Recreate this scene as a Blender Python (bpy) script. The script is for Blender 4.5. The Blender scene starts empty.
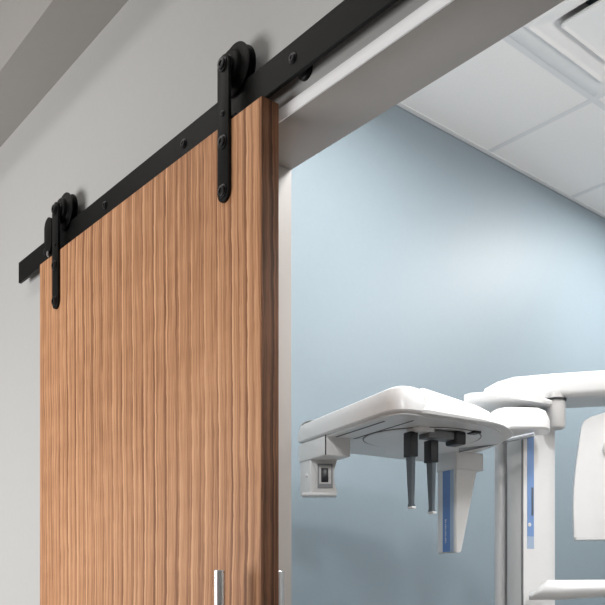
import bpy, bmesh, math, random
from mathutils import Vector, Matrix
random.seed(4)
C = bpy.context.scene.collection
H = 1.22                                   # eye height; heights below are given above the eye unless noted
R = math.radians

# ------------------------------------------------------------------ camera, world, lights, exposure
cam = bpy.data.objects.new('camera', bpy.data.cameras.new('camera')); C.objects.link(cam)
cam.location = (0, 0, H); cam.rotation_euler = (R(90), 0, R(50.1))
cam.data.sensor_width = 36; cam.data.lens = 821 * 36 / 605; cam.data.shift_y = 0.472
cam.data.clip_start = 0.02
bpy.context.scene.camera = cam
sc = bpy.context.scene
sc.view_settings.view_transform = 'Standard'; sc.view_settings.look = 'None'
sc.view_settings.gamma = 1.0; sc.view_settings.use_curve_mapping = False
sc.view_settings.exposure = 0.0
w = bpy.data.worlds.new('world'); sc.world = w; w.use_nodes = True
w.node_tree.nodes['Background'].inputs[0].default_value = (0.9, 0.95, 1, 1)
w.node_tree.nodes['Background'].inputs[1].default_value = 0.05

def area(name, loc, sx, sy, power, col, rot=(0, 0, 0), spread=180):
    l = bpy.data.lights.new(name, 'AREA'); l.shape = 'RECTANGLE'; l.size = sx; l.size_y = sy
    l.energy = power; l.color = col; l.spread = R(spread)
    o = bpy.data.objects.new(name, l); C.objects.link(o); o.location = loc; o.rotation_euler = rot
    return o
area('corridor_lamp', (-2.4, 0.15, 3.38), 2.4, 0.3, 6, (1, 0.97, 0.93))
area('corridor_fill_light', (-3.1, -1.28, 1.25), 2.0, 1.3, 71, (1, 0.99, 0.98), rot=(R(90), 0, 0))  # soft fill added at an invented opening, for the wall and door
area('room_lamp_near', (-1.34, 1.83, 2.985), 0.5, 0.56, 22, (1, 0.995, 0.98), spread=172)
area('room_lamp_far', (-1.36, 3.58, 2.985), 0.46, 0.56, 33, (1, 0.995, 0.98))
area('room_lamp_side', (-0.34, 1.62, 2.985), 0.26, 0.26, 19, (0.98, 0.99, 1))
area('ceiling_fill_light', (0.6, 2.9, 1.9), 0.6, 0.6, 50, (1, 0.94, 0.88), rot=(R(180), 0, 0))  # added fill aimed upward to brighten the ceiling, no such fixture known
l = bpy.data.lights.new('machine_fill_spot', 'SPOT'); l.energy = 200; l.spot_size = R(27); l.spot_blend = 0.4; l.shadow_soft_size = 0.28; l.color = (1, 1, 1)
o = bpy.data.objects.new('machine_fill_spot', l); C.objects.link(o); o.location = (1.6, -0.9, 3.1)  # added spot, brightens the machine through the doorway; no real fixture
o.rotation_euler = (Vector((-1.45, 1.95, 1.5)) - o.location).to_track_quat('-Z', 'Y').to_euler()

# ------------------------------------------------------------------ materials
def mat(name, col, rough=0.5, metal=0.0, var=0.03, nscale=40, bump=0.0, spec=0.5, coat=0.0):
    m = bpy.data.materials.new(name); m.use_nodes = True
    nt = m.node_tree; b = nt.nodes['Principled BSDF']
    b.inputs['Roughness'].default_value = rough; b.inputs['Metallic'].default_value = metal
    b.inputs['Specular IOR Level'].default_value = spec; b.inputs['Coat Weight'].default_value = coat
    tc = nt.nodes.new('ShaderNodeTexCoord'); n = nt.nodes.new('ShaderNodeTexNoise')
    n.inputs['Scale'].default_value = nscale; n.inputs['Detail'].default_value = 4
    nt.links.new(tc.outputs['Object'], n.inputs['Vector'])
    r = nt.nodes.new('ShaderNodeValToRGB')
    r.color_ramp.elements[0].position = 0.3; r.color_ramp.elements[1].position = 0.7
    r.color_ramp.elements[0].color = tuple(c * (1 - var) for c in col) + (1,)
    r.color_ramp.elements[1].color = tuple(min(1, c * (1 + var)) for c in col) + (1,)
    nt.links.new(n.outputs['Fac'], r.inputs['Fac']); nt.links.new(r.outputs['Color'], b.inputs['Base Color'])
    if bump:
        bp = nt.nodes.new('ShaderNodeBump'); bp.inputs['Strength'].default_value = bump; bp.inputs['Distance'].default_value = 0.002
        n2 = nt.nodes.new('ShaderNodeTexNoise'); n2.inputs['Scale'].default_value = nscale * 6
        nt.links.new(tc.outputs['Object'], n2.inputs['Vector'])
        nt.links.new(n2.outputs['Fac'], bp.inputs['Height']); nt.links.new(bp.outputs['Normal'], b.inputs['Normal'])
    return m

def wood(name, light, mid, dark, strip, edge=False):
    m = bpy.data.materials.new(name); m.use_nodes = True
    nt = m.node_tree; N = nt.nodes; L = nt.links; b = N['Principled BSDF']
    b.inputs['Roughness'].default_value = 0.5; b.inputs['Specular IOR Level'].default_value = 0.22
    def math_(op, a, bb=None):
        n = N.new('ShaderNodeMath'); n.operation = op
        for i, v in enumerate((a, bb)):
            if v is None: continue
            if isinstance(v, (int, float)): n.inputs[i].default_value = v
            else: L.new(v, n.inputs[i])
        return n.outputs[0]
    def comb(x, y, z):
        n = N.new('ShaderNodeCombineXYZ')
        for i, v in enumerate((x, y, z)):
            if isinstance(v, (int, float)): n.inputs[i].default_value = v
            else: L.new(v, n.inputs[i])
        return n.outputs[0]
    def noise(vec, scale, detail=4, dist=0.0):
        n = N.new('ShaderNodeTexNoise'); n.inputs['Scale'].default_value = scale
        n.inputs['Detail'].default_value = detail; n.inputs['Distortion'].default_value = dist
        L.new(vec, n.inputs['Vector']); return n.outputs['Fac']
    tc = N.new('ShaderNodeTexCoord'); s = N.new('ShaderNodeSeparateXYZ'); L.new(tc.outputs['Object'], s.inputs[0])
    x, y, z = s.outputs
    if edge: x, y = y, x
    # slow sideways wander of the grain and short kinks across it
    wander = noise(comb(math_('MULTIPLY', x, 1.2), y, math_('MULTIPLY', z, 1.1)), 1.0, 2)
    ripple = noise(comb(math_('MULTIPLY', x, 9), y, math_('MULTIPLY', z, 17)), 1.0, 3)
    xs = math_('ADD', x, math_('ADD', math_('MULTIPLY', wander, 0.05), math_('MULTIPLY', ripple, 0.009)))
    xd = math_('DIVIDE', xs, strip)
    fl = math_('FLOOR', xd); fr = math_('SUBTRACT', xd, fl)              # slip-matched leaves of veneer
    xm = math_('ADD', math_('MULTIPLY', fr, strip), math_('MULTIPLY', fl, 0.004))
    grain = noise(comb(math_('MULTIPLY', xm, 90), math_('MULTIPLY', y, 60), math_('MULTIPLY', z, 0.5)), 1.0, 4, 0.3)
    broad = noise(comb(math_('MULTIPLY', x, 2.2), y, math_('MULTIPLY', z, 1.6)), 1.0, 3)
    fine = noise(comb(math_('MULTIPLY', xs, 420), math_('MULTIPLY', y, 300), math_('MULTIPLY', z, 9)), 1.0, 3)
    def ramp(v, a, b_):
        n = N.new('ShaderNodeMapRange'); n.interpolation_type = 'SMOOTHSTEP'
        n.inputs['From Min'].default_value = a; n.inputs['From Max'].default_value = b_
        L.new(v, n.inputs['Value']); return n.outputs['Result']
    line = ramp(fr, 0.16, 0.04); shade = ramp(fr, 0.62, 0.97)
    vary = noise(comb(math_('MULTIPLY', fl, 3.7), y, math_('MULTIPLY', z, 5)), 1.0, 3)
    f = math_('ADD', math_('MULTIPLY', grain, 0.55), math_('MULTIPLY', fine, 0.36))
    f = math_('ADD', f, math_('MULTIPLY', math_('SUBTRACT', broad, 0.5), 0.16))
    f = math_('ADD', f, math_('MULTIPLY', math_('MULTIPLY', line, vary), 0.24))
    f = math_('SUBTRACT', f, math_('MULTIPLY', math_('MULTIPLY', shade, vary), 0.17))
    f = math_('ADD', f, math_('MULTIPLY', ripple, 0.10))
    r = N.new('ShaderNodeValToRGB'); e = r.color_ramp.elements
    e[0].position = 0.38; e[0].color = (*dark, 1); e[1].position = 0.70; e[1].color = (*light, 1)
    k = e.new(0.54); k.color = (*mid, 1)
    L.new(f, r.inputs['Fac']); L.new(r.outputs['Color'], b.inputs['Base Color'])
    bp = N.new('ShaderNodeBump'); bp.inputs['Strength'].default_value = 0.25; bp.inputs['Distance'].default_value = 0.0008
    L.new(math_('ADD', fine, math_('MULTIPLY', ripple, 1.2)), bp.inputs['Height']); L.new(bp.outputs['Normal'], b.inputs['Normal'])
    return m

M = dict(
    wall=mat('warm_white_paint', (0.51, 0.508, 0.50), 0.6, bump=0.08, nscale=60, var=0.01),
    blue=mat('blue_satin_paint', (0.24, 0.297, 0.337), 0.5, bump=0.08, nscale=60, var=0.01),
    frame=mat('grey_white_enamel', (0.87, 0.87, 0.88), 0.4, var=0.01),
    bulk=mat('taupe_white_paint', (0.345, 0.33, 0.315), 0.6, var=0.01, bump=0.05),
    tile=mat('ceiling_board', (0.88, 0.865, 0.86), 0.9, var=0.015, nscale=120, bump=0.15),
    grid=mat('ceiling_grid_enamel', (0.74, 0.74, 0.75), 0.5, var=0.01),
    diff=mat('white_enamel', (0.82, 0.81, 0.81), 0.4, var=0.01),
    floor=mat('vinyl_floor', (0.22, 0.205, 0.19), 0.4, var=0.08, nscale=8),
    floor2=mat('pale_vinyl_floor', (0.29, 0.28, 0.27), 0.4, var=0.04, nscale=8),
    liner=mat('grey_frame_enamel', (0.34, 0.315, 0.295), 0.45, var=0.01),
    black=mat('black_powder_coat', (0.005, 0.005, 0.005), 0.42, var=0.1, bump=0.12, nscale=150, spec=0.16),
    bolt=mat('dark_bolt_steel', (0.05, 0.05, 0.052), 0.3, 0.8, var=0.1),
    steel=mat('brushed_steel', (0.72, 0.72, 0.72), 0.38, 1.0, var=0.04, nscale=90),
    white=mat('white_gloss_plastic', (0.80, 0.80, 0.80), 0.28, var=0.01),
    cream=mat('pale_grey_plastic', (0.64, 0.63, 0.62), 0.35, var=0.01),
    ltgrey=mat('light_grey_plastic', (0.80, 0.81, 0.82), 0.35, var=0.01),
    mgrey=mat('mid_grey_plastic', (0.22, 0.23, 0.24), 0.4, var=0.02),
    dgrey=mat('slate_plastic', (0.10, 0.125, 0.145), 0.4, var=0.02),
    dark=mat('black_plastic', (0.012, 0.014, 0.018), 0.35, var=0.05),
    bluep=mat('blue_panel', (0.13, 0.26, 0.58), 0.25, var=0.02, nscale=10),
    sblue=mat('mid_blue_panel', (0.22, 0.36, 0.66), 0.25, var=0.02, nscale=10),
    pblue=mat('pale_blue_panel', (0.42, 0.53, 0.70), 0.25, var=0.02, nscale=10),
    wood=wood('walnut_veneer', (0.77, 0.44, 0.25), (0.535, 0.27, 0.138), (0.25, 0.110, 0.051), 0.055),
    woode=wood('walnut_edge_band', (0.24, 0.112, 0.058), (0.15, 0.068, 0.035), (0.06, 0.027, 0.014), 0.03, True),
)
def glass():
    m = bpy.data.materials.new('clear_acrylic'); m.use_nodes = True
    nt = m.node_tree; b = nt.nodes['Principled BSDF']
    b.inputs['Transmission Weight'].default_value = 0.5; b.inputs['Roughness'].default_value = 0.08
    n = nt.nodes.new('ShaderNodeTexNoise'); n.inputs['Scale'].default_value = 20
    r = nt.nodes.new('ShaderNodeValToRGB'); r.color_ramp.elements[0].color = (.68, .72, .76, 1); r.color_ramp.elements[1].color = (.76, .8, .84, 1)
    nt.links.new(n.outputs['Fac'], r.inputs['Fac']); nt.links.new(r.outputs['Color'], b.inputs['Base Color'])
    return m
M['clear'] = glass()

# ------------------------------------------------------------------ mesh helpers (all in place coordinates, z above floor)
def wl(o):
    p = Vector((0, 0, 0))
    while o: p += o.location; o = o.parent
    return p
def obj(name, bm, m, parent=None, smooth=35, label=None):
    bmesh.ops.recalc_face_normals(bm, faces=bm.faces)
    me = bpy.data.meshes.new(name)
    if parent is not None: bmesh.ops.translate(bm, verts=bm.verts, vec=-wl(parent))
    bm.to_mesh(me); bm.free()
    for mm in (m if isinstance(m, (list, tuple)) else [m]): me.materials.append(mm)
    if smooth:
        for p in me.polygons: p.use_smooth = True
        me.set_sharp_from_angle(angle=R(smooth))
    o = bpy.data.objects.new(name, me); C.objects.link(o)
    if parent is not None: o.parent = parent
    if label: o['label'] = label
    return o
def struct(name, bm, m, parent=None, smooth=30):
    o = obj(name, bm, m, parent, smooth); o['kind'] = 'structure'; return o
def thing(name, label, cat, loc):
    o = bpy.data.objects.new(name, None); C.objects.link(o); o.location = loc; o.empty_display_size = 0.05
    o['label'] = label; o['category'] = cat; return o
def join(bm, t):
    me = bpy.data.meshes.new('t'); t.to_mesh(me); t.free(); bm.from_mesh(me); bpy.data.meshes.remove(me)
def box(bm, a, b, bev=0.0, seg=2):
    t = bmesh.new(); bmesh.ops.create_cube(t, size=1)
    for v in t.verts:
        for i in range(3): v.co[i] = (a[i] + b[i]) / 2 + v.co[i] * abs(b[i] - a[i])
    if bev: bmesh.ops.bevel(t, geom=t.edges[:], offset=bev, segments=seg, profile=0.5, affect='EDGES')
    join(bm, t)
def loft(bm, rings, cap0=True, cap1=True, closed=True):
    t = bmesh.new(); vs = [[t.verts.new(p) for p in r] for r in rings]; n = len(rings[0])
    for i in range(len(rings) - 1):
        for j in range(n if closed else n - 1):
            k = (j + 1) % n
            t.faces.new((vs[i][j], vs[i][k], vs[i + 1][k], vs[i + 1][j]))
    if cap0: t.faces.new(vs[0][::-1])
    if cap1: t.faces.new(vs[-1])
    join(bm, t)
def prism(bm, poly, z0, z1, bev=0.0, seg=2):
    t = bmesh.new(); a = [t.verts.new((x, y, z0)) for x, y in poly]; b = [t.verts.new((x, y, z1)) for x, y in poly]; n = len(poly)
    t.faces.new(a[::-1]); t.faces.new(b)
    for i in range(n): t.faces.new((a[i], a[(i + 1) % n], b[(i + 1) % n], b[i]))
    if bev: bmesh.ops.bevel(t, geom=t.edges[:], offset=bev, segments=seg, profile=0.5, affect='EDGES', clamp_overlap=True)
    join(bm, t)
def frame_of(d):
    d = Vector(d).normalized(); u = d.orthogonal().normalized(); return d, u, d.cross(u)
def lathe(bm, p, d, prof, n=36, cap=True):
    """profile of (distance along d, radius) turned about the line through p along d"""
    d, u, v = frame_of(d); p = Vector(p)
    rings = [[p + d * s + (u * math.cos(2 * math.pi * k / n) + v * math.sin(2 * math.pi * k / n)) * r for k in range(n)] for s, r in prof]
    loft(bm, rings, cap, cap)
def cyl(bm, a, b, r, n=24, bev=0.0):
    a = Vector(a); b = Vector(b); L = (b - a).length
    prof = [(0, r - bev), (bev, r), (L - bev, r), (L, r - bev)] if bev else [(0, r), (L, r)]
    lathe(bm, a, b - a, prof, n)
def stadium_xz(cx, z0, z1, r, n=12):
    """upright bar with round ends, as (x, z)"""
    pts = [(cx + r * math.cos(t), z1 + r * math.sin(t)) for t in [math.pi * k / n for k in range(n + 1)]]
    pts += [(cx + r * math.cos(t), z0 + r * math.sin(t)) for t in [math.pi + math.pi * k / n for k in range(n + 1)]]
    return pts
def prism_y(bm, poly, y0, y1, bev=0.0):
    t = bmesh.new(); a = [t.verts.new((x, y0, z)) for x, z in poly]; b = [t.verts.new((x, y1, z)) for x, z in poly]; n = len(poly)
    fa = t.faces.new(a[::-1]); fb = t.faces.new(b)
    for i in range(n): t.faces.new((a[i], a[(i + 1) % n], b[(i + 1) % n], b[i]))
    if bev: bmesh.ops.bevel(t, geom=list(fa.edges) + list(fb.edges), offset=bev, segments=2, profile=0.5, affect='EDGES')
    join(bm, t)

# ------------------------------------------------------------------ setting
WF, WB = 1.062, 1.185            # door wall faces (corridor side, room side)
XL, XR = -1.466, 0.15           # doorway
ZH = H + 0.9627                  # head of the doorway
CX0, CX1, CY0 = -6.0, 4.2, -1.3  # corridor
BX = -2.105                      # blue wall
RX1, RY1 = 1.7, 4.6
CEIL = H + 1.786; CCEIL = 3.42
b = bmesh.new(); box(b, (CX0, CY0 - 0.1, -0.1), (CX1, WF + 0.06, 0)); struct('floor', b, M['floor'])
b = bmesh.new(); box(b, (BX - 0.1, WF + 0.06, -0.1), (CX1, RY1 + 0.1, 0)); struct('floor_room', b, M['floor2'])
b = bmesh.new()
box(b, (CX0, WF, 0), (XL - 0.02, WB, CCEIL)); box(b, (XR + 0.02, WF, 0), (CX1, WB, CCEIL)); box(b, (XL - 0.02, WF, ZH + 0.02), (XR + 0.02, WB, CCEIL))
struct('wall_front', b, M['wall'])
b = bmesh.new(); box(b, (BX - 0.1, WB, 0), (BX, RY1 + 0.1, CCEIL)); struct('wall_left', b, M['blue'])
b = bmesh.new(); box(b, (BX, RY1, 0), (RX1 + 0.1, RY1 + 0.1, CCEIL)); struct('wall_back', b, M['blue'])
b = bmesh.new(); box(b, (RX1, WB, 0), (RX1 + 0.1, RY1, CCEIL)); struct('wall_right', b, M['wall'])
b = bmesh.new(); wx0, wx1, wz0, wz1 = -4.1, -2.1, 0.6, 1.9       # unseen opening added opposite the door, to house the fill light
box(b, (CX0, CY0 - 0.1, 0), (wx0, CY0, CCEIL)); box(b, (wx1, CY0 - 0.1, 0), (CX1, CY0, CCEIL)); box(b, (wx0, CY0 - 0.1, 0), (wx1, CY0, wz0)); box(b, (wx0, CY0 - 0.1, wz1), (wx1, CY0, CCEIL))
struct('wall_corridor', b, M['wall'])
b = bmesh.new(); box(b, (CX0 - 0.1, CY0 - 0.1, 0), (CX0, WB, CCEIL)); struct('wall_far', b, M['wall'])
b = bmesh.new(); box(b, (CX1, CY0 - 0.1, 0), (CX1 + 0.1, WB, CCEIL)); struct('wall_near', b, M['wall'])
b = bmesh.new(); box(b, (CX0, CY0, CCEIL), (CX1, WB, CCEIL + 0.1)); struct('ceiling_corridor', b, M['wall'])
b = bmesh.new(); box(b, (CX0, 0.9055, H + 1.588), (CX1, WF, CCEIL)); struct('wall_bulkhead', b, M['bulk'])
# doorway frame: liner of jambs and head, with a narrow face standing proud of the wall
b = bmesh.new(); FF = 1.050
for pts in (((XL - 0.02, FF + 0.004, 0), (XL, WB + 0.008, ZH)), ((XR, FF + 0.004, 0), (XR + 0.02, WB + 0.008, ZH)), ((XL - 0.02, FF + 0.004, ZH), (XR + 0.02, WB + 0.008, ZH + 0.02))):
    box(b, *pts, bev=0.001)
struct('trim_1', b, M['liner'])
b = bmesh.new()
for pts in (((XL - 0.0268, FF, 0), (XL, FF + 0.004, ZH)), ((XR, FF, 0), (XR + 0.0268, FF + 0.004, ZH)), ((XL - 0.0268, FF, ZH), (XR + 0.0268, FF + 0.004, ZH + 0.0268))):
    box(b, *pts, bev=0.0008)
box(b, (XL - 0.0268, FF + 0.004, ZH + 0.021), (XR + 0.0268, WF, ZH + 0.0268))
struct('trim_4', b, M['frame'])
# room ceiling: lay-in boards between T bars; the diffuser fills one module
GX = [-1.62 + 0.61 * k for k in range(0, 6)]; GY = [2.74 + 0.61 * k for k in range(-2, 4)]
xs = [BX] + [g for g in GX if g < RX1] + [RX1]; ys = [WB] + [g for g in GY if WB < g < RY1] + [RY1]
b = bmesh.new()
for i in range(len(xs) - 1):
    for j in range(len(ys) - 1):
        if i == 1 and abs(ys[j] - 2.13) < 0.02: continue
        g = 0.0035
        box(b, (xs[i] + g, ys[j] + g, CEIL), (xs[i + 1] - g, ys[j + 1] - g, CEIL + 0.016), bev=0.002, seg=1)
box(b, (BX, WB, CEIL + 0.13), (RX1, RY1, CEIL + 0.2))
struct('ceiling', b, M['tile'])
b = bmesh.new()
for gx in xs[1:-1]: box(b, (gx - 0.012, WB, CEIL - 0.001), (gx + 0.012, RY1, CEIL + 0.002)); box(b, (gx - 0.0015, WB, CEIL), (gx + 0.0015, RY1, CEIL + 0.03))
for gy in ys[1:-1]: box(b, (BX, gy - 0.012, CEIL - 0.0012), (RX1, gy + 0.012, CEIL + 0.0018)); box(b, (BX, gy - 0.0015, CEIL), (RX1, gy + 0.0015, CEIL + 0.03))
struct('trim_2', b, M['grid'])
b = bmesh.new(); box(b, (BX, WB, CEIL - 0.002), (BX + 0.02, RY1, CEIL)); box(b, (BX, WB, CEIL - 0.002), (BX + 0.002, RY1, CEIL + 0.02))
struct('trim_3', b, M['grid'])

# ------------------------------------------------------------------ sliding door
DF, DB = 1.000, 1.044
DX0, DX1, DZ1 = -2.456, -1.324, H + 0.995
door = thing('sliding_door_leaf', 'walnut veneer sliding barn door hanging from the black rail', 'door', ((DX0 + DX1) / 2, (DF + DB) / 2, 0.012))
b = bmesh.new(); box(b, (DX0, DF, 0.012), (DX1 - 0.0012, DB, DZ1), bev=0.0012, seg=1)
obj('door_panel', b, M['wood'], door)
b = bmesh.new(); box(b, (DX1 - 0.0012, DF + 0.0006, 0.013), (DX1, DB - 0.0006, DZ1 - 0.001), bev=0.0003, seg=1)
obj('edge_band', b, M['woode'], door, label='dark walnut end grain edge of the door')
RY0, RYB = 1.026, 1.036            # rail front and back
RZ0, RZ1 = H + 1.013, H + 1.081
def hex_bolt(parent, x, y, z, r, name='bolt', depth=0.006):
    b = bmesh.new()
    lathe(b, (x, y, z), (0, -1, 0), [(0, r * 1.25), (depth * .35, r * 1.25), (depth * .45, r), (depth, r), (depth * 1.12, r * .85), (depth * 1.12, r * .5), (depth * .7, r * .42)], 24)
    return obj(name, b, M['bolt'], parent)
def hanger(x):
    # flat strap bolted to the face of the door, running up in front of the rail to the wheel
    b = bmesh.new(); prism_y(b, stadium_xz(x, H + 0.844, H + 1.117, 0.0205), DF - 0.0075, DF, bev=0.0012)
    st = obj('hanger_strap', b, M['black'], door)
    for z in (0.951, 0.846): hex_bolt(st, x, DF - 0.0075, H + z, 0.0115)
    hex_bolt(st, x, DF - 0.0075, H + 1.117, 0.012, 'axle')
    hex_bolt(st, x, DF - 0.0075, H + 1.012, 0.005, 'rivet', 0.003)
    b = bmesh.new(); c = (RY0 + RYB) / 2
    prof = [(-0.027, 0.014), (-0.027, 0.030), (-0.025, 0.034), (-0.015, 0.036), (-0.0125, 0.040), (-0.0115, 0.046), (-0.0108, 0.051), (-0.0095, 0.0545), (-0.0075, 0.0545), (-0.0060, 0.042), (-0.0055, 0.0365), (0.0055, 0.0365), (0.0060, 0.042), (0.0075, 0.0545), (0.0095, 0.0545), (0.0108, 0.051), (0.0115, 0.044), (0.0115, 0.018)]
    lathe(b, (x, c, H + 1.1178), (0, 1, 0), prof, 48)
    cyl(b, (x, DF, H + 1.1178), (x, c + 0.022, H + 1.1178), 0.010)
    wh = obj('wheel', b, M['black'], st)
    b = bmesh.new(); cyl(b, (x, c - 0.030, H + 1.1178), (x, c - 0.027, H + 1.1178), 0.022, bev=0.001)
    obj('wheel_hub', b, M['bolt'], st)
    # keeper tab between strap and door top
    b = bmesh.new(); box(b, (x + 0.002, DF, H + 0.9952), (x + 0.034, DF + 0.036, H + 1.003), bev=0.002)
    obj('keeper_tab', b, M['black'], st)
hanger(-1.452); hanger(-2.325)
def pull(y, sgn, name):
    b = bmesh.new(); cyl(b, (-1.395, y, H - 0.56), (-1.395, y, H + 0.037), 0.0118, 32, bev=0.0012)
    p = obj(name, b, M['steel'], door, label='brushed steel bar pull handle on the ' + ('front' if sgn < 0 else 'back') + ' of the door')
    for z in (-0.48, -0.07):
        b = bmesh.new(); cyl(b, (-1.395, y, H + z), (-1.395, DF if sgn < 0 else DB, H + z), 0.008)
        obj('standoff', b, M['steel'], p)
pull(0.946, -1, 'handle'); pull(1.098, 1, 'handle')

# ------------------------------------------------------------------ rail
rail = thing('track_rail', 'long black flat steel rail bolted along the wall over the doorway', 'rail', (-1.5, RY0, RZ0))
b = bmesh.new(); box(b, (-2.698, RY0, RZ0), (0.02, RYB, RZ1), bev=0.001, seg=1)
obj('track', b, M['black'], rail)
for k in range(6):
    x = -0.445 - 0.406 * k
    hex_bolt(rail, x, RY0, H + 1.047, 0.0085, 'bolt', 0.004)
    b = bmesh.new(); lathe(b, (x, RYB, H + 1.036), (0, 1, 0), [(0, 0.0155), (0.004, 0.016), (0.016, 0.016), (0.018, 0.019), (WF - RYB, 0.019)], 28)
    obj('spacer', b, M['black'], rail)
# end stop clamped on the rail
b = bmesh.new(); x = -2.400
prism_y(b, stadium_xz(x, H + 1.040, H + 1.094, 0.027), RY0 - 0.024, RY0 - 0.016, bev=0.001)
box(b, (x - 0.016, RY0 - 0.016, H + 1.000), (x + 0.016, RY0 - 0.0002, H + 1.030), bev=0.002)
es = obj('end_stop', b, M['black'], rail)
b = bmesh.new(); cyl(b, (x - 0.022, RY0 - 0.010, H + 1.014), (x - 0.016, RY0 - 0.010, H + 1.014), 0.006); cyl(b, (x, RY0 - 0.026, H + 1.012), (x, RY0 - 0.024, H + 1.012), 0.007)
obj('set_screw', b, M['steel'], es)

# ------------------------------------------------------------------ ceiling air diffuser
dcx, dcy = -1.315, 2.435
df = thing('air_diffuser', 'square white stepped air diffuser set in the ceiling tiles', 'air vent', (dcx, dcy, CEIL))
def sq(s, z, r=0.0, n=4):
    pts = []
    for q in range(4):
        cx = (s - r) * (1 if q in (0, 3) else -1); cy = (s - r) * (1 if q in (0, 1) else -1)
        for k in range(n + 1):
            a = math.pi / 2 * (q + k / n); pts.append((dcx + cx + r * math.cos(a), dcy + cy + r * math.sin(a), z))
    return pts
Z = CEIL
b = bmesh.new()
loft(b, [sq(0.2915, Z + 0.012, .002), sq(0.2915, Z - 0.003, .002), sq(0.290, Z - 0.004, .002), sq(0.236, Z - 0.002, .012), sq(0.230, Z - 0.009, .012), sq(0.222, Z - 0.011, .012), sq(0.214, Z - 0.006, .012),
         sq(0.205, Z - 0.005, .012), sq(0.168, Z + 0.001, .012), sq(0.150, Z + 0.016, .012), sq(0.13, Z + 0.06, .012), sq(0.13, Z + 0.12, .012)], False, False)
obj('outer_frame', b, M['diff'], df)
b = bmesh.new(); loft(b, [sq(0.140, Z + 0.004, .012), sq(0.150, Z - 0.004, .014), sq(0.153, Z - 0.012, .014), sq(0.148, Z - 0.016, .014), sq(0.140, Z - 0.012, .012)])
obj('centre_plate', b, M['diff'], df)
b = bmesh.new(); loft(b, [sq(0.128, Z + 0.10), sq(0.128, Z + 0.118)])
for sx in (-1, 1): box(b, (dcx + sx * 0.10 - 0.004, dcy - 0.004, Z + 0.002), (dcx + sx * 0.10 + 0.004, dcy + 0.004, Z + 0.11))
obj('neck', b, M['dgrey'], df, label='dark duct opening above the centre plate')

# ------------------------------------------------------------------ dental x-ray machine
ZP = H + 0.415                       # underside of the rotating head
U = Vector((0.977, -0.21, 0)).normalized(); Vv = Vector((-U.y, U.x, 0))
O = Vector((-1.812, 1.497, 0))
xr = thing('x_ray_machine', 'white panoramic dental x-ray machine with blue panels by the blue wall', 'x-ray machine', (-1.55, 2.13, 0))
def uv(u, v, z=0.0, o=O): return o + U * u + Vv * v + Vector((0, 0, z))
def obox(bm, o, u0, u1, v0, v1, z0, z1, bev=0.0, seg=3):
    t = bmesh.new(); box(t, (u0, v0, z0), (u1, v1, z1), bev, seg)
    for vv in t.verts: vv.co = o + U * vv.co.x + Vv * vv.co.y + Vector((0, 0, vv.co.z))
    join(bm, t)
def inset(poly, d):
    n = len(poly); out = []
    for i in range(n):
        p0, p1, p2 = Vector(poly[i - 1]), Vector(poly[i]), Vector(poly[(i + 1) % n])
        e1 = (p1 - p0).normalized(); e2 = (p2 - p1).normalized()
        nn = Vector((-e1.y, e1.x)) + Vector((-e2.y, e2.x))
        if nn.length < 1e-6: nn = Vector((-e1.y, e1.x))
        nn.normalize(); out.append(tuple(p1 + nn * d))
    return out
def rounded(poly, rads, n=6):
    out = []; N = len(poly)
    for i in range(N):
        p0, p1, p2 = Vector(poly[i - 1]), Vector(poly[i]), Vector(poly[(i + 1) % N]); r = rads[i] if isinstance(rads, (list, tuple)) else rads
        a = p1 + (p0 - p1).normalized() * r; c = p1 + (p2 - p1).normalized() * r
        if r == 0: out.append(tuple(p1)); continue
        for k in range(n + 1):
            t = k / n; out.append(tuple(a * (1 - t) ** 2 + p1 * 2 * t * (1 - t) + c * t * t))
    return out
def shell(bm, poly, hfun, steps, z0):
    """domed cover: rings of the plan moved inwards while rising to hfun(x, y)"""
    rings = []
    for d, f in steps:
        q = inset(poly, d); rings.append([(x, y, z0 + f * hfun(px, py)) for (x, y), (px, py) in zip(q, poly)])
    loft(bm, rings)
# main cover of the rotating head
plan = rounded([(-1.812, 1.497), (-1.315, 1.384), (-1.275, 1.74), (-1.40, 1.93), (-1.66, 2.05), (-1.79, 2.10), (-1.833, 1.72)], [.003, .07, .12, .06, .03, .03, .01], 8)
def h_main(x, y):
    t = max(0.0, min(1.0, (y - 1.45) / 0.34)); right = max(0.0, min(1.0, (x + 1.62) / 0.3))
    return 0.066 - 0.052 * right * t ** 1.3 - 0.006 * max(0, (-1.5 - x) / 0.3)
b = bmesh.new(); shell(b, plan, h_main, [(0.004, 0.0), (0.0, 0.06), (0.0, 0.30), (0.004, 0.62), (0.011, 0.86), (0.024, 0.97), (0.05, 1.0)], ZP)
obj('head_cover', b, M['white'], xr)
# raised second lobe at the near corner
lobe = rounded([(-1.41, 1.478), (-1.303, 1.448), (-1.264, 1.742), (-1.36, 1.90), (-1.46, 1.92), (-1.50, 1.80)], [.04, .035, .10, .05, .05, .05], 8)
def h_lobe(x, y):
    t = max(0.0, min(1.0, (y - 1.47) / 0.30)); return 0.063 - 0.050 * t ** 1.6
b = bmesh.new(); shell(b, lobe, h_lobe, [(0.010, -0.02), (0.002, 0.0), (0.0, 0.12), (0.003, 0.22), (0.005, 0.55), (0.010, 0.86), (0.015, 0.97), (0.020, 1.0)], ZP - 0.001)
obj('arm_cover', b, M['white'], xr)
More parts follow.
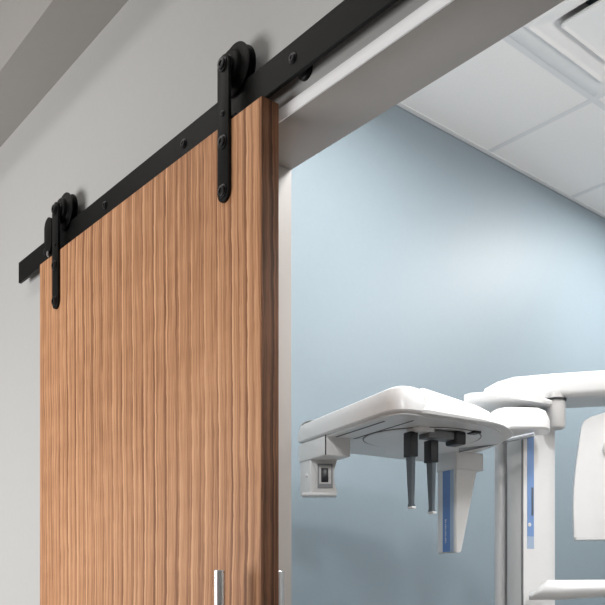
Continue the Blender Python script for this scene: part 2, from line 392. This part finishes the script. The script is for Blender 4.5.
# underside panel with its seams and turning ring
b = bmesh.new(); prism(b, inset(plan, 0.012), ZP - 0.006, ZP + 0.002, bev=0.001, seg=1)
up = obj('underside_panel', b, M['ltgrey'], xr)
b = bmesh.new()
obox(b, O, 0.165, 0.40, 0.030, 0.034, ZP - 0.0072, ZP - 0.0055); obox(b, O, 0.165, 0.44, 0.088, 0.0905, ZP - 0.0072, ZP - 0.0055)
obj('seam', b, M['dark'], up)
b = bmesh.new(); ax = Vector((-1.513, 1.689, ZP - 0.0072))
lathe(b, ax, (0, 0, 1), [(0, 0.158), (0, 0.1605), (0.0015, 0.1605), (0.0015, 0.158), (0, 0.158)], 72, False)
obj('turning_ring', b, M['dark'], up)
b = bmesh.new(); lathe(b, ax + Vector((0, 0, -0.004)), (0, 0, 1), [(0.003, 0.1555), (0.0036, 0.156), (0.0045, 0.156)], 72)
obj('turntable', b, M['ltgrey'], up)
# hanging block and collimator at the far end of the head
b = bmesh.new(); obox(b, O, 0.001, 0.156, 0.002, 0.083, ZP - 0.056, ZP - 0.004, 0.004)
hb = obj('sensor_block', b, M['white'], xr)
b = bmesh.new(); obox(b, O, 0.1562, 0.1575, 0.002, 0.005, ZP - 0.056, ZP - 0.002); obj('block_seam', b, M['dark'], hb)
b = bmesh.new(); obox(b, O, 0.002, 0.066, 0.006, 0.055, ZP - 0.150, ZP - 0.054, 0.003)
sp = obj('sensor_side', b, M['white'], hb)
b = bmesh.new(); lathe(b, uv(0.045, 0.006, ZP - 0.098), -Vv, [(0, 0.005), (0.004, 0.005), (0.006, 0.003)], 16); obj('screw', b, M['white'], sp)
def waist(bm, o, u0, u1, v0, v1, z0, z1, pinch, n=14):
    rings = []
    for k in range(n + 1):
        t = k / n; p = pinch * math.sin(math.pi * t)
        rings.append([tuple(uv(u, v, z0 + (z1 - z0) * t, o)) for u, v in ((u0 + p, v0 + p), (u1 - p, v0 + p), (u1 - p, v1 - p), (u0 + p, v1 - p))])
    loft(bm, rings)
def bx3(bm, c, r, f, r0, r1, f0, f1, z0, z1, bev=0.0):
    t = bmesh.new(); box(t, (r0, f0, z0), (r1, f1, z1), bev)
    for vv in t.verts: vv.co = c + r * vv.co.x + f * vv.co.y + Vector((0, 0, vv.co.z))
    join(bm, t)
cr = Vector((0.64, 0.768, 0)); cf = Vector((0.768, -0.64, 0)); cc = Vector((-1.7195, 1.520, 0))
rings = []
for k in range(15):
    t = k / 14; p = 0.013 * math.sin(math.pi * t); z = ZP - 0.148 + 0.092 * t
    rings.append([tuple(cc + cr * a_ + cf * f_ + Vector((0, 0, z))) for a_, f_ in ((-0.038 + p, -0.045), (0.034 - p * .7, -0.045), (0.034 - p * .7, 0), (-0.038 + p, 0))])
b = bmesh.new(); loft(b, rings); co = obj('collimator', b, M['cream'], hb)
b = bmesh.new()
for q in ((-0.021, -0.017, -0.135, -0.068), (0.017, 0.021, -0.135, -0.068), (-0.017, 0.017, -0.072, -0.068), (-0.017, 0.017, -0.135, -0.124)):
    bx3(b, cc, cr, cf, q[0], q[1], -0.001, 0.004, ZP + q[2], ZP + q[3])
obj('collimator_frame', b, M['mgrey'], co)
b = bmesh.new(); bx3(b, cc, cr, cf, -0.011, 0.009, -0.001, 0.002, ZP - 0.119, ZP - 0.080, 0.001); obj('aperture', b, M['dark'], co)
b = bmesh.new(); bx3(b, cc, cr, cf, -0.066, 0.032, -0.05, 0.006, ZP - 0.157, ZP - 0.148, 0.002); obj('collimator_plate', b, M['white'], co)

# blue-faced tube housing hanging at the back of the head
T = Vector((-1.578, 1.931, 0)) - U * 0.104
b = bmesh.new(); obox(b, T, -0.004, 0.094, -0.006, 0.100, ZP - 0.058, ZP - 0.004, 0.004)
tb = obj('tube_block', b, M['white'], xr)
z0, z1 = H + 0.107, ZP - 0.056
b = bmesh.new(); loft(b, [[tuple(uv(u, v, z, T)) for u, v in ((0, 0), (0.088, 0), (0.088, d), (0, d))] for z, d in ((z0, 0.012), (z0 + 0.004, 0.018), (z1, 0.078))])
obj('tube_housing', b, M['white'], tb)
b = bmesh.new(); obox(b, T, -0.001, 0.086, -0.0025, 0.0, z0 + 0.002, z1, 0.0008, 1); fp = obj('front_panel', b, M['ltgrey'], tb)
b = bmesh.new(); obox(b, T, 0.026, 0.062, -0.0035, -0.002, z0 + 0.003, z1 - 0.001); obj('blue_stripe', b, M['bluep'], fp, label='deep blue stripe')
b = bmesh.new(); obox(b, T, 0.0622, 0.078, -0.0035, -0.002, z0 + 0.003, z1 - 0.001); obj('pale_stripe', b, M['pblue'], fp, label='pale blue stripe')
# small upright lettering on the blue stripe
b = bmesh.new()
for k in range(11):
    zz = z0 + 0.030 + k * 0.0068; hgt = 0.0042
    obox(b, T, 0.038, 0.040, -0.0039, -0.0034, zz, zz + hgt)
    for q in (0, 1):
        if (k + q) % 3: obox(b, T, 0.040, 0.0445, -0.0039, -0.0034, zz + q * 0.003, zz + q * 0.003 + 0.0012)
obj('lettering', b, M['white'], fp)
# temple supports with black holders
def support(px, py, ztop, zmid, zbot, lean):
    b = bmesh.new(); o = Vector((px, py, 0)); obox(b, o, -0.016, 0.016, -0.012, 0.012, H + zmid, H + ztop, 0.002)
    h = obj('support_holder', b, M['dark'], xr)
    rings = []
    for z, w, d in ((zmid + .004, .0125, .006), ((zmid + zbot) / 2, .010, .005), (zbot + .012, .0075, .004), (zbot + .004, .0078, .006), (zbot, .007, .004)):
        s = lean * (zmid - z); rings.append([tuple(uv(a, c, H + z, o)) for a, c in ((-w + s, -d), (w + s, -d), (w + s, d), (-w + s, d))])
    b = bmesh.new(); loft(b, rings); obj('support_blade', b, M['dgrey'], h)
    s = lean * (zmid - zbot); b = bmesh.new(); obox(b, o, s - 0.007, s + 0.013, -0.006, 0.006, H + zbot - 0.003, H + zbot + 0.003, 0.001); obj('support_tip', b, M['ltgrey'], h)
    return h
h1 = support(-1.433, 1.559, 0.398, 0.335, 0.205, 0.02); h2 = support(-1.4126, 1.614, 0.380, 0.323, 0.194, 0.02)
b = bmesh.new(); obox(b, Vector((-1.433, 1.559, 0)), -0.02, 0.035, 0.0, 0.05, H + 0.396, ZP - 0.004, 0.003); obj('support_mount', b, M['white'], xr)
b = bmesh.new(); obox(b, Vector((-1.42, 1.60, 0)), -0.016, 0.030, -0.01, 0.075, H + 0.384, H + 0.402, 0.002); bar = obj('support_bar', b, M['mgrey'], xr)
b = bmesh.new(); obox(b, Vector((-1.42, 1.60, 0)), -0.010, 0.036, 0.070, 0.105, H + 0.372, H + 0.406, 0.005); obj('support_knob', b, M['dark'], bar)
# small black sensor under the far rim
b = bmesh.new(); obox(b, Vector((-1.36, 1.72, 0)), -0.014, 0.014, -0.01, 0.014, ZP - 0.012, ZP - 0.005, 0.001); obj('position_light', b, M['dark'], xr)
# clear edge strip running from the tube towards the column
b = bmesh.new(); cyl(b, (-1.55, 1.895, H + 0.405), (-1.335, 1.955, H + 0.428), 0.005, 16); obj('acrylic_strip', b, M['clear'], xr)
b = bmesh.new(); cyl(b, (-1.55, 1.893, H + 0.3985), (-1.335, 1.953, H + 0.4215), 0.0018, 8); obj('strip_edge', b, M['mgrey'], xr)
# column
K = Vector((-1.458, 2.075, 0)); ZC = H + 0.54
b = bmesh.new()
obox(b, K, -0.072, 0.0, 0.0, 0.135, 0.03, ZC, 0.008)
cl = obj('column', b, M['white'], xr)
b = bmesh.new(); obox(b, K, -0.139, -0.103, 0.006, 0.12, 0.03, ZC, 0.012); obj('column_post', b, M['white'], cl)
b = bmesh.new(); obox(b, K, -0.11, -0.068, 0.035, 0.115, 0.03, ZC); obj('column_channel', b, M['mgrey'], cl, label='dark groove in the column')
b = bmesh.new(); obox(b, K, -0.004, 0.0006, -0.0008, 0.003, 0.03, ZC); obj('column_seam', b, M['mgrey'], cl)
b = bmesh.new(); obox(b, K, -0.0005, 0.0012, 0.018, 0.044, H + 0.155, ZC); bs = obj('blue_stripe', b, M['sblue'], cl, label='upright blue stripe on the column')
b = bmesh.new(); obox(b, K, 0.0008, 0.002, 0.034, 0.041, H + 0.218, H + 0.302); obj('stripe_slot', b, M['dgrey'], bs)
b = bmesh.new(); obox(b, K, -0.0005, 0.0012, 0.018, 0.044, H + 0.118, H + 0.1548); obj('pale_stripe', b, M['pblue'], cl, label='pale blue foot of the column stripe')
b = bmesh.new(); lathe(b, uv(0.0005, 0.026, H + 0.190, K), U, [(0, 0.006), (0.002, 0.006), (0.003, 0.004)], 16); obj('stripe_badge', b, M['white'], bs)
b = bmesh.new(); obox(b, K, -0.25, 0.10, -0.06, 0.30, 0.0, 0.03, 0.006); obj('base_plate', b, M['cream'], xr)
# carriage on the column: block, wing and swivel
def pxy(px, t):
    a = (px - 302.5) / 821; return (-0.767 + 0.641 * a) * t, (0.641 + 0.767 * a) * t
b = bmesh.new(); shell(b, rounded([pxy(487, 2.36), pxy(505, 2.32), pxy(549, 2.33), pxy(551, 2.43), pxy(491, 2.46)], [.02, .02, .03, .03, .02], 6), lambda x, y: 0.066, [(0.006, 0.0), (0.0, 0.08), (0.001, 0.55), (0.01, 0.85), (0.03, 1.0)], H + 0.452)
ca = obj('carriage_block', b, M['white'], xr)
wing = [pxy(464, 2.38), pxy(470, 2.36), pxy(485, 2.35), pxy(498, 2.353), pxy(511, 2.362), pxy(522, 2.38), pxy(533, 2.40), pxy(543, 2.42), pxy(550, 2.44), pxy(562, 2.50), pxy(560, 2.58), pxy(540, 2.66), pxy(480, 2.64), pxy(464, 2.50)]
b = bmesh.new(); prism(b, wing, H + 0.546, H + 0.562, bev=0.005)
obj('carriage_wing', b, M['white'], xr)
b = bmesh.new(); sx, sy = pxy(556, 2.475); lathe(b, (sx, sy, H + 0.478), (0, 0, 1), [(0, 0.018), (0.004, 0.025), (0.010, 0.0275), (0.075, 0.0275), (0.105, 0.0275)], 32)
sw = obj('swivel', b, M['cream'], xr)
b = bmesh.new(); lathe(b, (sx, sy, H + 0.563), (0, 0, 1), [(0, 0.031), (0.006, 0.031)], 32); obj('swivel_gap', b, M['dark'], sw)
# long side arm
A = Vector((0.81, 0.58, 0)).normalized(); B = Vector((-A.y, A.x, 0)); P1 = Vector((-1.435, 2.122, 0))
def arm_sec(s, w0, w1, zb, zt, r):
    pts = [(w0, zb), (w1, zb), (w1, zt), (w0, zt)]; rr = rounded(pts, r, 4)
    return [tuple(P1 + A * s + B * q + Vector((0, 0, H + z))) for q, z in rr]
secs = [(-0.165, .03, .16, .576, .602, .008), (-0.158, .015, .175, .571, .613, .012), (-0.12, .004, .186, .570, .630, .016), (-0.07, .0, .19, .570, .641, .018), (0.05, 0, .19, .571, .644, .018), (0.3, 0, .19, .571, .644, .018), (1.0, 0, .19, .571, .644, .018), (1.05, .01, .18, .575, .644, .016)]
b = bmesh.new(); loft(b, [arm_sec(*s) for s in secs]); obj('side_arm', b, M['white'], xr)
# head unit hanging from the side arm
def plate(bm, pts, d0, d1, o, bev):
    t = bmesh.new(); a = [t.verts.new(o + A * s + B * d0 + Vector((0, 0, z))) for s, z in pts]; c = [t.verts.new(o + A * s + B * d1 + Vector((0, 0, z))) for s, z in pts]; n = len(pts)
    f1 = t.faces.new(a); f2 = t.faces.new(c)
    for i in range(n): t.faces.new((a[i], a[(i + 1) % n], c[(i + 1) % n], c[i]))
    if bev: bmesh.ops.bevel(t, geom=list(f1.edges) + list(f2.edges), offset=bev, segments=3, profile=0.5, affect='EDGES')
    join(bm, t)
S = P1 + A * 0.105
hp = rounded([(0.0, H + 0.145), (-0.004, H + 0.27), (0.008, H + 0.40), (0.024, H + 0.505), (0.11, H + 0.53), (0.25, H + 0.53), (0.25, H + 0.145)], [.006, .05, .05, .02, .02, .03, .03], 6)
b = bmesh.new(); plate(b, hp, 0.03, 0.095, S, 0.008); hu = obj('head_unit', b, M['white'], xr)
b = bmesh.new(); o = S + A * 0.115 + B * 0.03 + Vector((0, 0, H + 0.415)); lathe(b, o, -B, [(-0.002, 0.035), (0.004, 0.035), (0.007, 0.031), (0.007, 0.02)], 36); obj('ear_disc', b, M['cream'], hu)
b = bmesh.new(); plate(b, [(0.13, H + 0.525), (0.22, H + 0.525), (0.22, H + 0.575), (0.13, H + 0.575)], 0.04, 0.085, S, 0.004); obj('head_unit_hanger', b, M['white'], hu)
# patient hand grip reaching out from the column
G = Vector((*pxy(528, 2.38), 0))
def grip(s, zc, hz, w, sh):
    return [tuple(G + A * (s + sh * math.sin(t)) + B * (w * math.cos(t) + 0.03) + Vector((0, 0, H + zc + hz * math.sin(t)))) for t in [2 * math.pi * k / 20 for k in range(20)]]
b = bmesh.new()
loft(b, [grip(0.004, -0.026, 0.008, 0.02, 0.0), grip(0.010, -0.0235, 0.0115, 0.03, 0.004), grip(0.025, -0.013, 0.022, 0.036, 0.012), grip(0.045, -0.0055, 0.0295, 0.04, 0.012), grip(0.10, -0.0052, 0.029, 0.04, 0), grip(0.20, -0.001, 0.025, 0.036, 0), grip(0.32, 0.004, 0.020, 0.03, 0), grip(0.42, 0.006, 0.016, 0.024, 0), grip(0.43, 0.006, 0.010, 0.016, 0)])
obj('hand_grip', b, M['white'], xr)
